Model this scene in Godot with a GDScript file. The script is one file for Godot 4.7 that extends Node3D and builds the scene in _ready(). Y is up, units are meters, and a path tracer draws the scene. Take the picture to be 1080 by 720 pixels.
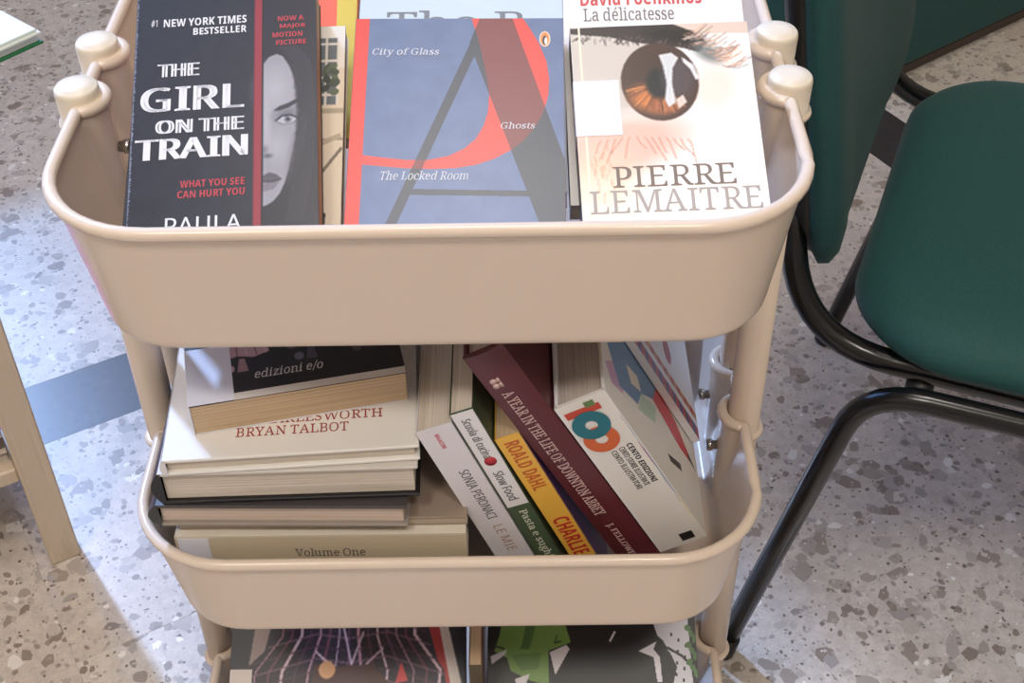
extends Node3D

# ------------------------------------------------------------------ camera, sky, sun, lamps
const CAM_POS := Vector3(0.0524, 1.2045, 0.7834)
const CAM_PITCH := 41.43
const CAM_YAW := -0.40
const CAM_ROLL := -1.054
const CAM_FOV := 28.19
const EXPOSURE := 1.0
const SUN_ELEVATION := 41.0
const SUN_ENERGY := 1.28
const SUN_COLOR := Color(0.68, 0.80, 1.0)
const SKY_ENERGY := 2.2
const LAMP_ENERGY := 3.2
const LAMP_COLOR := Color(1.0, 0.97, 0.93)
# the room and its tiles are turned against the trolley: U runs along the window wall, V away from it
const GRID := 29.5
var U := Vector3(cos(deg_to_rad(GRID)), 0, -sin(deg_to_rad(GRID)))
var V := Vector3(sin(deg_to_rad(GRID)), 0, cos(deg_to_rad(GRID)))

var taken := {}
var rng := RandomNumberGenerator.new()
var fonts := {}
var M := {}

func setup_view() -> void:
	var cam := Camera3D.new()
	cam.name = "camera"
	var p := deg_to_rad(CAM_PITCH)
	var w := deg_to_rad(CAM_YAW)
	var f := Vector3(sin(w) * cos(p), -sin(p), -cos(w) * cos(p))
	var r := Vector3(cos(w), 0, sin(w))
	var u := r.cross(f)
	var roll := deg_to_rad(CAM_ROLL)
	var r2 := r * cos(roll) + u * sin(roll)
	var u2 := r2.cross(f)
	cam.transform = Transform3D(Basis(r2, u2, -f), CAM_POS)
	cam.fov = CAM_FOV
	cam.near = 0.02
	cam.far = 60
	add_child(cam)
	cam.current = true
	var we := WorldEnvironment.new()
	var e := Environment.new()
	e.background_mode = Environment.BG_SKY
	var sky := Sky.new()
	var sm := ProceduralSkyMaterial.new()
	sm.sky_top_color = Color(0.50, 0.68, 0.98)
	sm.sky_horizon_color = Color(0.80, 0.88, 1.0)
	sm.ground_bottom_color = Color(0.36, 0.35, 0.33)
	sm.ground_horizon_color = Color(0.62, 0.62, 0.62)
	sm.sky_energy_multiplier = SKY_ENERGY
	sm.ground_energy_multiplier = SKY_ENERGY * 0.6
	sky.sky_material = sm
	e.sky = sky
	e.tonemap_mode = Environment.TONE_MAPPER_LINEAR
	e.tonemap_exposure = EXPOSURE
	e.sdfgi_enabled = true
	e.ssao_enabled = true
	e.ssil_enabled = true
	we.environment = e
	add_child(we)
	var sun := DirectionalLight3D.new()
	sun.name = "sun"
	var el := deg_to_rad(SUN_ELEVATION)
	var az := deg_to_rad(GRID + 6.0)
	var travel := Vector3(sin(az) * cos(el), -sin(el), cos(az) * cos(el))
	sun.look_at_from_position(Vector3.ZERO, travel, Vector3.UP)
	sun.light_energy = SUN_ENERGY
	sun.light_color = SUN_COLOR
	sun.light_angular_distance = 2.6
	sun.shadow_enabled = true
	add_child(sun)

# ------------------------------------------------------------------ naming and committing
func numbered(called: String) -> String:
	if not taken.has(called):
		taken[called] = 0
		return called
	taken[called] += 1
	return "%s_%03d" % [called, taken[called]]

func tag(o, label: String, category: String, group := "") -> void:
	o.set_meta("label", label)
	o.set_meta("category", category)
	if group != "":
		o.set_meta("group", group)

func thing(called: String, label: String, category: String, tr := Transform3D.IDENTITY, group := "") -> Node3D:
	var o := Node3D.new()
	o.name = numbered(called)
	add_child(o)
	o.transform = tr
	tag(o, label, category, group)
	return o

func struct(called: String, mesh: Mesh, mat: Material, tr := Transform3D.IDENTITY) -> MeshInstance3D:
	var o := MeshInstance3D.new()
	o.name = called
	o.mesh = mesh
	o.material_override = mat
	o.transform = tr
	o.set_meta("kind", "structure")
	add_child(o)
	return o

func part(parent: Node, called: String, mesh: Mesh, mat: Material, tr := Transform3D.IDENTITY) -> MeshInstance3D:
	var o := MeshInstance3D.new()
	o.name = called
	o.mesh = mesh
	o.material_override = mat
	o.transform = tr
	parent.add_child(o, true)
	return o

func mb() -> SurfaceTool:
	var st := SurfaceTool.new()
	st.begin(Mesh.PRIMITIVE_TRIANGLES)
	return st

func done(st: SurfaceTool) -> ArrayMesh:
	st.generate_normals()
	return st.commit()

# ------------------------------------------------------------------ shapes
func quad(st: SurfaceTool, a: Vector3, b: Vector3, c: Vector3, d: Vector3, smooth := false, ua := Vector2(0, 1), ub := Vector2(1, 1), uc := Vector2(1, 0), ud := Vector2(0, 0)) -> void:
	# a b c d run counter-clockwise seen from the front
	st.set_smooth_group(0 if smooth else -1)
	for k in [[a, ua], [c, uc], [b, ub], [a, ua], [d, ud], [c, uc]]:
		st.set_uv(k[1])
		st.add_vertex(k[0])

func tri(st: SurfaceTool, a: Vector3, b: Vector3, c: Vector3, smooth := false) -> void:
	st.set_smooth_group(0 if smooth else -1)
	for k in [a, c, b]:
		st.set_uv(Vector2(k.x, k.z))
		st.add_vertex(k)

# a box with chamfered edges; the +Y face carries the uv 0..1 (v = 1 at +Z), the sides u along and v across
func rbox(st: SurfaceTool, lo: Vector3, hi: Vector3, b: float) -> void:
	var c := (lo + hi) * 0.5
	var h := (hi - lo) * 0.5
	b = minf(b, minf(h.x, minf(h.y, h.z)) * 0.9)
	var i := Vector3(h.x - b, h.y - b, h.z - b)
	var faces := [[Vector3.UP, Vector3.RIGHT, Vector3.FORWARD], [Vector3.DOWN, Vector3.RIGHT, Vector3.BACK], [Vector3.RIGHT, Vector3.FORWARD, Vector3.UP], [Vector3.LEFT, Vector3.BACK, Vector3.UP], [Vector3.BACK, Vector3.RIGHT, Vector3.UP], [Vector3.FORWARD, Vector3.LEFT, Vector3.UP]]
	for f in faces:
		var n: Vector3 = f[0] * h
		var x: Vector3 = f[1] * i
		var y: Vector3 = f[2] * i
		quad(st, c + n - x - y, c + n + x - y, c + n + x + y, c + n - x + y)
	for ax in 3:
		var a1 := (ax + 1) % 3
		var a2 := (ax + 2) % 3
		for s1 in [-1, 1]:
			for s2 in [-1, 1]:
				var p := Vector3.ZERO
				var q := Vector3.ZERO
				p[a1] = s1 * h[a1]; p[a2] = s2 * i[a2]
				q[a1] = s1 * i[a1]; q[a2] = s2 * h[a2]
				var e := Vector3.ZERO
				e[ax] = i[ax]
				if s1 * s2 > 0:
					quad(st, c + p - e, c + p + e, c + q + e, c + q - e) if false else quad(st, c + q - e, c + p - e, c + p + e, c + q + e)
				else:
					quad(st, c + p - e, c + q - e, c + q + e, c + p + e)
	for sx in [-1, 1]:
		for sy in [-1, 1]:
			for sz in [-1, 1]:
				var s := Vector3(sx, sy, sz)
				var pa := c + Vector3(h.x, i.y, i.z) * s
				var pb := c + Vector3(i.x, h.y, i.z) * s
				var pc := c + Vector3(i.x, i.y, h.z) * s
				if sx * sy * sz > 0:
					tri(st, pa, pb, pc)
				else:
					tri(st, pa, pc, pb)

func box_mesh(lo: Vector3, hi: Vector3, b := 0.001) -> ArrayMesh:
	var st := mb()
	rbox(st, lo, hi, b)
	return done(st)

# loft closed rings (each an Array of Vector3, counter-clockwise seen from above when the rings climb)
func loft(st: SurfaceTool, rings: Array, closed_ring := true) -> void:
	for k in rings.size() - 1:
		var a: Array = rings[k]
		var b: Array = rings[k + 1]
		var n := a.size()
		for j in (n if closed_ring else n - 1):
			var j2 := (j + 1) % n
			quad(st, a[j], a[j2], b[j2], b[j], true)

func fan(st: SurfaceTool, ring: Array, up: bool) -> void:
	var m := Vector3.ZERO
	for p in ring:
		m += p
	m /= ring.size()
	for j in ring.size():
		var a: Vector3 = ring[j]
		var b: Vector3 = ring[(j + 1) % ring.size()]
		if up:
			tri(st, m, a, b, true)
		else:
			tri(st, m, b, a, true)

func circle(c: Vector3, r: float, n := 20) -> Array:
	var out := []
	for k in n:
		var t := -TAU * k / n
		out.append(c + Vector3(cos(t) * r, 0, sin(t) * r))
	return out

# a turned shape round the y axis: profile of Vector2(radius, y), climbing
func lathe(profile: Array, n := 24, at := Vector3.ZERO) -> ArrayMesh:
	var st := mb()
	var rings := []
	for p in profile:
		rings.append(circle(at + Vector3(0, p.y, 0), maxf(p.x, 0.00005), n))
	loft(st, rings)
	fan(st, rings[0], false)
	fan(st, rings[-1], true)
	return done(st)

func tube(st: SurfaceTool, pts: Array, r: float, n := 12, closed := false) -> void:
	var rings := []
	var up := Vector3(0.13, 0.97, 0.21).normalized()
	var count := pts.size()
	var prev_n := Vector3.ZERO
	for k in count:
		var a: Vector3 = pts[(k - 1 + count) % count] if closed or k > 0 else pts[k]
		var b: Vector3 = pts[(k + 1) % count] if closed or k < count - 1 else pts[k]
		var t := (b - a).normalized()
		if prev_n == Vector3.ZERO:
			prev_n = up.cross(t).normalized()
		else:
			prev_n = (prev_n - t * prev_n.dot(t)).normalized()
		var bn := t.cross(prev_n)
		var ring := []
		for j in n:
			var q := TAU * j / n
			ring.append(pts[k] + (prev_n * cos(q) + bn * sin(q)) * r)
		rings.append(ring)
	if closed:
		rings.append(rings[0])
	loft(st, rings)
	if not closed:
		fan(st, rings[0], false)
		fan(st, rings[-1], true)

func bend(pts: Array, radius: float, steps := 7) -> Array:
	# rounds the corners of a polyline
	var out := [pts[0]]
	for k in range(1, pts.size() - 1):
		var p: Vector3 = pts[k]
		var d1: Vector3 = (pts[k - 1] - p)
		var d2: Vector3 = (pts[k + 1] - p)
		var l := minf(radius, minf(d1.length(), d2.length()) * 0.48)
		var a := p + d1.normalized() * l
		var b := p + d2.normalized() * l
		for s in steps + 1:
			var t := float(s) / steps
			out.append(a.lerp(p, t).lerp(p.lerp(b, t), t))
	out.append(pts[-1])
	return out

func tube_mesh(pts: Array, r: float, n := 12, closed := false) -> ArrayMesh:
	var st := mb()
	tube(st, pts, r, n, closed)
	return done(st)

# ------------------------------------------------------------------ materials
func plain(c: Color, rough := 0.6, metal := 0.0, spec := 0.5) -> StandardMaterial3D:
	var m := StandardMaterial3D.new()
	m.albedo_color = c
	m.roughness = rough
	m.metallic = metal
	m.metallic_specular = spec
	return m

func printed(img: Image, rough := 0.4, tint := Color.WHITE) -> StandardMaterial3D:
	var m := plain(tint, rough)
	m.albedo_texture = ImageTexture.create_from_image(img)
	return m

func rgb8(r: int, g: int, b: int) -> Color:
	return Color(r / 255.0, g / 255.0, b / 255.0)

func canvas(w: int, h: int, c: Color) -> Image:
	var i := Image.create_empty(w, h, false, Image.FORMAT_RGB8)
	i.fill(c)
	return i

func poly(img: Image, pts, c: Color) -> void:
	var lo := 1e9
	var hi := -1e9
	for p in pts:
		lo = minf(lo, p.y); hi = maxf(hi, p.y)
	var n: int = pts.size()
	for y in range(maxi(0, int(floor(lo))), mini(img.get_height() - 1, int(ceil(hi))) + 1):
		var xs := []
		var yy := y + 0.5
		for k in n:
			var a: Vector2 = pts[k]
			var b: Vector2 = pts[(k + 1) % n]
			if (a.y <= yy) != (b.y <= yy):
				xs.append(a.x + (yy - a.y) / (b.y - a.y) * (b.x - a.x))
		xs.sort()
		for k in range(0, xs.size() - 1, 2):
			var x0 := int(round(xs[k]))
			var x1 := int(round(xs[k + 1]))
			if x1 > x0:
				img.fill_rect(Rect2i(x0, y, x1 - x0, 1), c)

func blob(cx: float, cy: float, rx: float, ry: float, n := 24, turn := 0.0) -> PackedVector2Array:
	var out := PackedVector2Array()
	for k in n:
		var t := TAU * k / n
		out.append(Vector2(cx, cy) + Vector2(cos(t) * rx, sin(t) * ry).rotated(turn))
	return out

func stroke(img: Image, pts: Array, w: float, c: Color) -> void:
	for k in pts.size() - 1:
		var a: Vector2 = pts[k]
		var b: Vector2 = pts[k + 1]
		var d := (b - a).normalized().orthogonal() * w * 0.5
		var e := (b - a).normalized() * w * 0.25
		poly(img, [a + d - e, b + d + e, b - d + e, a - d - e], c)

func soft(img: Image, cx: float, cy: float, rx: float, ry: float, c: Color, amount: float, turn := 0.0, hard := 1.0) -> void:
	# a feathered ellipse of ink
	var m := maxf(rx, ry)
	for y in range(maxi(0, int(cy - m)), mini(img.get_height(), int(cy + m) + 1)):
		for x in range(maxi(0, int(cx - m)), mini(img.get_width(), int(cx + m) + 1)):
			var q := Vector2(x - cx, y - cy).rotated(-turn)
			var d := sqrt(q.x * q.x / (rx * rx) + q.y * q.y / (ry * ry))
			if d < 1.0:
				var k := amount * minf(1.0, (1.0 - d) * hard)
				img.set_pixel(x, y, img.get_pixel(x, y).lerp(c, k))

func soften(img: Image, by := 3) -> void:
	var w := img.get_width()
	var h := img.get_height()
	img.resize(w / by, h / by, Image.INTERPOLATE_LANCZOS)
	img.resize(w, h, Image.INTERPOLATE_CUBIC)

func font(kind: String) -> Font:
	if not fonts.has(kind):
		var s := SystemFont.new()
		s.font_names = PackedStringArray(["Droid Serif" if kind.begins_with("serif") else "Droid Sans"])
		s.font_weight = 700 if kind.ends_with("bold") else 400
		fonts[kind] = s
	return fonts[kind]

# flat print: the words fill a box w x h centred at c, e1 along the line, e2 up the letters
func words(parent: Node, called: String, text: String, kind: String, mat: Material, c: Vector3, e1: Vector3, e2: Vector3, w: float, h: float, slant := 0.0) -> void:
	var t := TextMesh.new()
	t.text = text
	t.font = font(kind)
	t.font_size = 40
	t.pixel_size = 0.001
	t.depth = 0.002
	t.curve_step = 1.5
	var b := t.get_aabb()
	var sx := w / maxf(b.size.x, 0.0001)
	var sy := h / maxf(b.size.y, 0.0001)
	var x := e1.normalized() * sx
	var y := e2.normalized() * sy + e1.normalized() * sy * slant
	var n := e1.cross(e2).normalized()
	var mid := b.get_center()
	var o := part(parent, called, t, mat)
	o.transform = Transform3D(Basis(x, y, n * 0.12), c - x * mid.x - y * mid.y + n * 0.00012)

# ------------------------------------------------------------------ books
# lies flat: spine at x = 0, cover up (+y), bottom edge at z = 0, head at z = -h
func book(called: String, label: String, tr: Transform3D, w: float, h: float, t: float, o: Dictionary) -> Node3D:
	var root := thing(called, label, "book", tr, o.get("group", ""))
	var hard: bool = o.get("hard", false)
	var ct := 0.0026 if hard else 0.0007
	var inset := 0.0032 if hard else 0.0006
	var cover: Material = o.get("cover", M.paper)
	var back: Material = o.get("back", cover)
	var spine: Material = o.get("spine", back)
	var bev := 0.0006 if hard else 0.0002
	part(root, "page_block", box_mesh(Vector3(ct, ct, -h + inset), Vector3(w - inset, t - ct, -inset), 0.0004), o.get("pages", M.pages))
	part(root, "front_cover", box_mesh(Vector3(0, t - ct, -h), Vector3(w, t, 0), bev), cover)
	part(root, "back_cover", box_mesh(Vector3(0, 0, -h), Vector3(w, ct, 0), bev), back)
	# spine a little rounded outwards
	var st := mb()
	var bulge: float = o.get("bulge", 0.0)
	var lo := []
	var hi := []
	for k in 9:
		var s := k / 8.0
		var x := -bulge * sin(PI * s) + 0.00002
		lo.append(Vector3(x, t * s, 0)); hi.append(Vector3(x, t * s, -h))
	for k in 8:
		quad(st, lo[k], lo[k + 1], hi[k + 1], hi[k], bulge > 0.0, Vector2(1, 1 - k / 8.0), Vector2(1, 1 - (k + 1) / 8.0), Vector2(0, 1 - (k + 1) / 8.0), Vector2(0, 1 - k / 8.0))
		for e in [[lo, true], [hi, false]]:
			var a: Vector3 = e[0][k]
			var b: Vector3 = e[0][k + 1]
			var c := Vector3(ct, b.y, b.z)
			var d := Vector3(ct, a.y, a.z)
			if e[1]:
				quad(st, a, d, c, b)
			else:
				quad(st, a, b, c, d)
	part(root, "spine", done(st), spine)
	return root

# on the front cover, measured from the lower left corner
func on_cover(root: Node, called: String, text: String, kind: String, mat: Material, t: float, x: float, y: float, w: float, h: float, slant := 0.0) -> void:
	words(root, called, text, kind, mat, Vector3(x, t, -y), Vector3.RIGHT, Vector3.FORWARD, w, h, slant)

# on the spine: s from the head down, a across from the back cover; centre of the words
func on_spine(root: Node, called: String, text: String, kind: String, mat: Material, bh: float, s: float, a: float, w: float, h: float, bulge := 0.0) -> void:
	words(root, called, text, kind, mat, Vector3(-bulge, a, -bh + s), Vector3.BACK, Vector3.UP, w, h)

func flat_at(p: Vector3, yaw: float) -> Transform3D:
	return Transform3D(Basis(Vector3.UP, deg_to_rad(yaw)), p)

# ------------------------------------------------------------------ the room
func terrazzo_image() -> Image:
	var r := RandomNumberGenerator.new()
	r.seed = 71
	var img := canvas(1024, 1024, rgb8(205, 196, 186))
	var nz := FastNoiseLite.new()
	nz.seed = 5
	nz.frequency = 0.03
	for y in range(0, 1024, 4):
		for x in range(0, 1024, 4):
			var k := nz.get_noise_2d(x, y) * 0.05 + r.randf_range(-0.018, 0.018)
			img.fill_rect(Rect2i(x, y, 4, 4), Color(0.805 + k, 0.770 + k, 0.735 + k))
	var tones := [rgb8(166, 157, 148), rgb8(152, 141, 131), rgb8(176, 168, 161), rgb8(148, 137, 127), rgb8(166, 159, 154), rgb8(142, 130, 120), rgb8(184, 175, 166), rgb8(200, 192, 184)]
	for set in [[150, 16.0, 26.0], [520, 8.0, 16.0], [1500, 3.5, 8.0], [4200, 1.0, 3.4]]:
		for k in set[0]:
			var c := Vector2(r.randf_range(0, 1024), r.randf_range(0, 1024))
			var rad := r.randf_range(set[1], set[2])
			var n := r.randi_range(5, 8)
			var st := r.randf_range(0.55, 0.95)
			var turn := r.randf() * TAU
			var pts := []
			for j in n:
				var t := TAU * (j + r.randf_range(-0.3, 0.3)) / n
				pts.append(c + Vector2(cos(t), sin(t) * st).rotated(turn) * rad * r.randf_range(0.75, 1.15))
			var tone: Color = tones[r.randi_range(0, tones.size() - 1)]
			if r.randf() < 0.05:
				tone = rgb8(226, 222, 216)
			elif rad < 5.0 and r.randf() < 0.3:
				tone = rgb8(112, 101, 93)
			var j2 := r.randf_range(0.0, 0.06)
			poly(img, pts, Color(tone.r + j2, tone.g + j2, tone.b + j2))
	return img

func at_grid(u: float, v: float, y := 0.0) -> Vector3:
	return U * u + V * v + Vector3(0, y, 0)

func grid_frame(u: float, v: float, y := 0.0) -> Transform3D:
	return Transform3D(Basis(U, Vector3.UP, V), at_grid(u, v, y))

func build_room() -> void:
	var ulo := -2.7
	var uhi := 2.7
	var vlo := -2.7
	var vhi := 3.0
	var top := 3.75
	var G := grid_frame(0, 0)
	var wall := plain(Color(0.80, 0.77, 0.73), 0.85)
	var ceil_m := plain(Color(0.86, 0.83, 0.78), 0.9)
	var floor_node := struct("floor", box_mesh(Vector3(ulo - 0.2, -0.2, vlo - 0.2), Vector3(uhi + 0.2, -0.010, vhi + 0.2), 0.001), plain(Color(0.62, 0.59, 0.56), 0.9), G)
	# terrazzo tiles 34 cm square with a dark border band
	var T := 0.341
	var terr := printed(terrazzo_image(), 0.30)
	var terr2 := terr.duplicate()
	terr2.albedo_color = Color(0.965, 0.955, 0.95)
	var dark_img := canvas(256, 256, rgb8(62, 57, 57))
	var r := RandomNumberGenerator.new()
	r.seed = 9
	for k in 2600:
		var q := r.randf_range(-0.035, 0.035)
		dark_img.fill_rect(Rect2i(r.randi_range(0, 255), r.randi_range(0, 255), r.randi_range(1, 4), r.randi_range(1, 3)), Color(0.24 + q, 0.222 + q, 0.222 + q))
	var dark := printed(dark_img, 0.30)
	var v_cuts := [-0.728, -0.614]
	var us := []
	var vs := []
	var x := 1.033
	while x > ulo - T:
		us.append([maxf(x - T, ulo), x, false])
		x -= T
	us.append([1.033, 1.140, true])
	x = 1.140
	while x < uhi:
		us.append([x, minf(x + T, uhi), false])
		x += T
	x = -0.728
	while x > vlo - T:
		vs.append([maxf(x - T, vlo), x, false])
		x -= T
	vs.append([-0.728, -0.614, true])
	x = -0.614
	while x < vhi:
		vs.append([x, minf(x + T, vhi), false])
		x += T
	var shapes := {}
	for uu in us:
		for vv in vs:
			var w: float = uu[1] - uu[0]
			var d: float = vv[1] - vv[0]
			if w < 0.02 or d < 0.02:
				continue
			var is_dark: bool = (vv[2] and uu[0] < 1.1) or (uu[2] and vv[0] > -0.8)
			var variant := r.randi_range(0, 5)
			var key := "%d_%d_%d_%s" % [int(round(w * 1000)), int(round(d * 1000)), variant, is_dark]
			if not shapes.has(key):
				var st := mb()
				var g := 0.00004
				var b := 0.00022
				var off := Vector2(r.randf() * 0.49, r.randf() * 0.49)
				if is_dark:
					off *= 0.2
				var flip := r.randi_range(0, 1)
				var lo := Vector3(g, -0.011, g)
				var hi := Vector3(w - g, 0, d - g)
				var c := [Vector3(lo.x + b, 0, hi.z - b), Vector3(hi.x - b, 0, hi.z - b), Vector3(hi.x - b, 0, lo.z + b), Vector3(lo.x + b, 0, lo.z + b)]
				var q := []
				for p in c:
					var uv := Vector2(p.x, p.z) / 0.69
					if flip:
						uv = Vector2(uv.y, uv.x)
					q.append(off + uv)
				quad(st, c[0], c[1], c[2], c[3], false, q[0], q[1], q[2], q[3])
				var o := [Vector3(lo.x, -b, hi.z), Vector3(hi.x, -b, hi.z), Vector3(hi.x, -b, lo.z), Vector3(lo.x, -b, lo.z)]
				for k in 4:
					var k2 := (k + 1) % 4
					quad(st, o[k], o[k2], c[k2], c[k], false, q[k], q[k2], q[k2], q[k])
					quad(st, o[k] + Vector3(0, -0.01, 0), o[k2] + Vector3(0, -0.01, 0), o[k2], o[k], false, q[k], q[k2], q[k2], q[k])
				shapes[key] = done(st)
			part(floor_node, "floor_tile", shapes[key], dark if is_dark else (terr if r.randf() < 0.6 else terr2), Transform3D(Basis.IDENTITY, Vector3(uu[0], 0, vv[0])))
	# walls; the window wall stands at v = vlo
	var wt := 0.2
	struct("wall_left", box_mesh(Vector3(ulo - wt, 0, vlo), Vector3(ulo, top, vhi), 0.001), wall, G)
	struct("wall_right", box_mesh(Vector3(uhi, 0, vlo), Vector3(uhi + wt, top, vhi), 0.001), wall, G)
	struct("wall_front", box_mesh(Vector3(ulo - wt, 0, vhi), Vector3(uhi + wt, top, vhi + wt), 0.001), wall, G)
	var w0 := -2.2
	var w1 := 0.1
	var sill := 1.38
	var head := 3.55
	var st := mb()
	rbox(st, Vector3(ulo - wt, 0, vlo - wt), Vector3(uhi + wt, sill, vlo), 0.001)
	rbox(st, Vector3(ulo - wt, head, vlo - wt), Vector3(uhi + wt, top, vlo), 0.001)
	rbox(st, Vector3(ulo - wt, sill, vlo - wt), Vector3(w0, head, vlo), 0.001)
	rbox(st, Vector3(w1, sill, vlo - wt), Vector3(uhi + wt, head, vlo), 0.001)
	struct("wall_back", done(st), wall, G)
	struct("ceiling", box_mesh(Vector3(ulo - wt, top, vlo - wt), Vector3(uhi + wt, top + 0.15, vhi + wt), 0.001), ceil_m, G)
	var frame_m := plain(Color(0.85, 0.85, 0.83), 0.5)
	st = mb()
	rbox(st, Vector3(w0, sill, vlo - 0.12), Vector3(w1, sill + 0.05, vlo - 0.06), 0.004)
	rbox(st, Vector3(w0, head - 0.05, vlo - 0.12), Vector3(w1, head, vlo - 0.06), 0.004)
	rbox(st, Vector3(w0, sill + 0.05, vlo - 0.12), Vector3(w0 + 0.05, head - 0.05, vlo - 0.06), 0.004)
	rbox(st, Vector3(w1 - 0.05, sill + 0.05, vlo - 0.12), Vector3(w1, head - 0.05, vlo - 0.06), 0.004)
	var win := struct("window_1", done(st), frame_m, G)
	var glass := plain(Color(0.95, 0.98, 1.0, 0.06), 0.0)
	glass.transparency = BaseMaterial3D.TRANSPARENCY_ALPHA
	part(win, "pane", box_mesh(Vector3(w0 + 0.05, sill + 0.05, vlo - 0.092), Vector3(w1 - 0.05, head - 0.05, vlo - 0.088), 0.0005), glass)
	# unseen ceiling panels: two fill the room, one added over the trolley for sheen
	var spots := [[-1.7, 1.1, "unseen square ceiling light panel above the display shelf", 1.2], [-0.4, 2.0, "unseen square ceiling light panel behind the photographer", 1.2], [-0.05, 0.0, "unseen square ceiling light panel added straight above the trolley", 0.75]]
	for k in spots.size():
		var lp := thing("unseen_ceiling_light", spots[k][2], "lamp", grid_frame(spots[k][0], spots[k][1], top), "unseen ceiling light panels")
		var glow := plain(Color(1, 0.95, 0.88), 0.6)
		glow.emission_enabled = true
		glow.emission = LAMP_COLOR
		glow.emission_energy_multiplier = 1.5
		part(lp, "frame", box_mesh(Vector3(-0.33, -0.03, -0.33), Vector3(0.33, -0.001, 0.33), 0.004), frame_m)
		part(lp, "diffuser", box_mesh(Vector3(-0.3, -0.034, -0.3), Vector3(0.3, -0.03, 0.3), 0.001), glow)
		var al := AreaLight3D.new()
		al.name = "panel_light"
		al.area_size = Vector2(0.6, 0.6)
		al.light_color = LAMP_COLOR
		al.light_energy = LAMP_ENERGY * spots[k][3]
		al.shadow_enabled = true
		al.transform = Transform3D(Basis(Vector3.RIGHT, -PI / 2), Vector3(0, -0.04, 0))
		lp.add_child(al)

# ------------------------------------------------------------------ the trolley
const TW := 0.225
const TD := 0.175
const TR := 0.07
const POLE_X := 0.2265
const POLE_Z := 0.029
const POLE_R := 0.0125
const NOTCH := 0.0170

func tray_ring(inset: float, y: float, skin := 0.0) -> Array:
	var out := []
	var w := TW - inset
	var d := TD - inset
	var r := TR - inset
	var zs := [0.105, 0.09, 0.075, 0.062]
	for s in [1, -1]:
		for k in [1.35, 1.18, 1.06, 1.0, 0.94, 0.8, 0.6, 0.3, 0.0, -0.3, -0.6, -0.8, -0.94, -1.0, -1.06, -1.18, -1.35]:
			zs.append(POLE_Z * s + k * NOTCH)
	zs.append_array([-0.062, -0.075, -0.09, -0.105])
	zs.sort()
	zs.reverse()
	var side := []
	for z in zs:
		var x := w
		for s in [1, -1]:
			var dz := absf(z - POLE_Z * s)
			var rn := NOTCH + skin
			if dz <= rn:
				x = minf(x, POLE_X - sqrt(maxf(0.0, rn * rn - dz * dz)))
		side.append(Vector3(x, y, z))
	# right side runs from front to back, then round the back, the left and the front
	for p in side:
		out.append(p)
	for k in range(1, 10):
		var t := PI / 2 * k / 10
		out.append(Vector3(w - r + r * cos(t), y, -(d - r) - r * sin(t)))
	for k in 9:
		out.append(Vector3(lerpf(w - r, -(w - r), k / 8.0), y, -d))
	for k in range(1, 10):
		var t := PI / 2 * k / 10
		out.append(Vector3(-(w - r) - r * sin(t), y, -(d - r) - r * cos(t)))
	for k in range(side.size() - 1, -1, -1):
		out.append(Vector3(-side[k].x, y, side[k].z))
	for k in range(1, 10):
		var t := PI / 2 * k / 10
		out.append(Vector3(-(w - r) - r * cos(t), y, (d - r) + r * sin(t)))
	for k in 9:
		out.append(Vector3(lerpf(-(w - r), w - r, k / 8.0), y, d))
	for k in range(1, 10):
		var t := PI / 2 * k / 10
		out.append(Vector3((w - r) + r * sin(t), y, (d - r) + r * cos(t)))
	return out

func tray(parent: Node, called: String, y: float, h: float) -> void:
	var tap := 0.0134
	var rb := 0.011
	var st := mb()
	var rings := []
	var prof := []   # inset, drop from the rim
	for k in 6:
		var a := PI / 2 * k / 5
		prof.append([tap + rb - rb * sin(a), h - rb + rb * cos(a)])
	for k in range(1, 6):
		prof.append([tap * (1 - k / 5.0), (h - rb) * (1 - k / 5.0)])
	for p in prof:
		rings.append(tray_ring(p[0], y - p[1]))
	loft(st, rings)
	fan(st, rings[0], false)
	# the inside skin, 1.5 mm in
	var inner := []
	for k in range(prof.size() - 1, -1, -1):
		inner.append(tray_ring(prof[k][0] + 0.0015, y - minf(prof[k][1], h - 0.0015), 0.0015))
	loft(st, inner)
	fan(st, inner[-1], true)
	var t := part(parent, called, done(st), M.cart)
	var bead := tray_ring(0.0005, y)
	part(t, "rim", tube_mesh(bead, 0.0043, 10, true), M.cart)
	for sx in [-1, 1]:
		for sz in [-1, 1]:
			part(t, "pole_ring", lathe([Vector2(0.0135, -0.0025), Vector2(0.0158, -0.0018), Vector2(0.0163, 0.0), Vector2(0.0158, 0.0018), Vector2(0.0135, 0.0025)], 24), M.cart, Transform3D(Basis.IDENTITY, Vector3(POLE_X * sx, y - 0.016, POLE_Z * sz)))
			part(t, "bolt", lathe([Vector2(0.0036, 0), Vector2(0.0036, 0.004), Vector2(0.0048, 0.0045), Vector2(0.0048, 0.0085), Vector2(0.003, 0.0095)], 14), M.steel, Transform3D(Basis(Vector3(0, 0, 1), PI / 2 * sx), Vector3((POLE_X - NOTCH - 0.0005) * sx, y - 0.036, POLE_Z * sz)))

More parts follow.
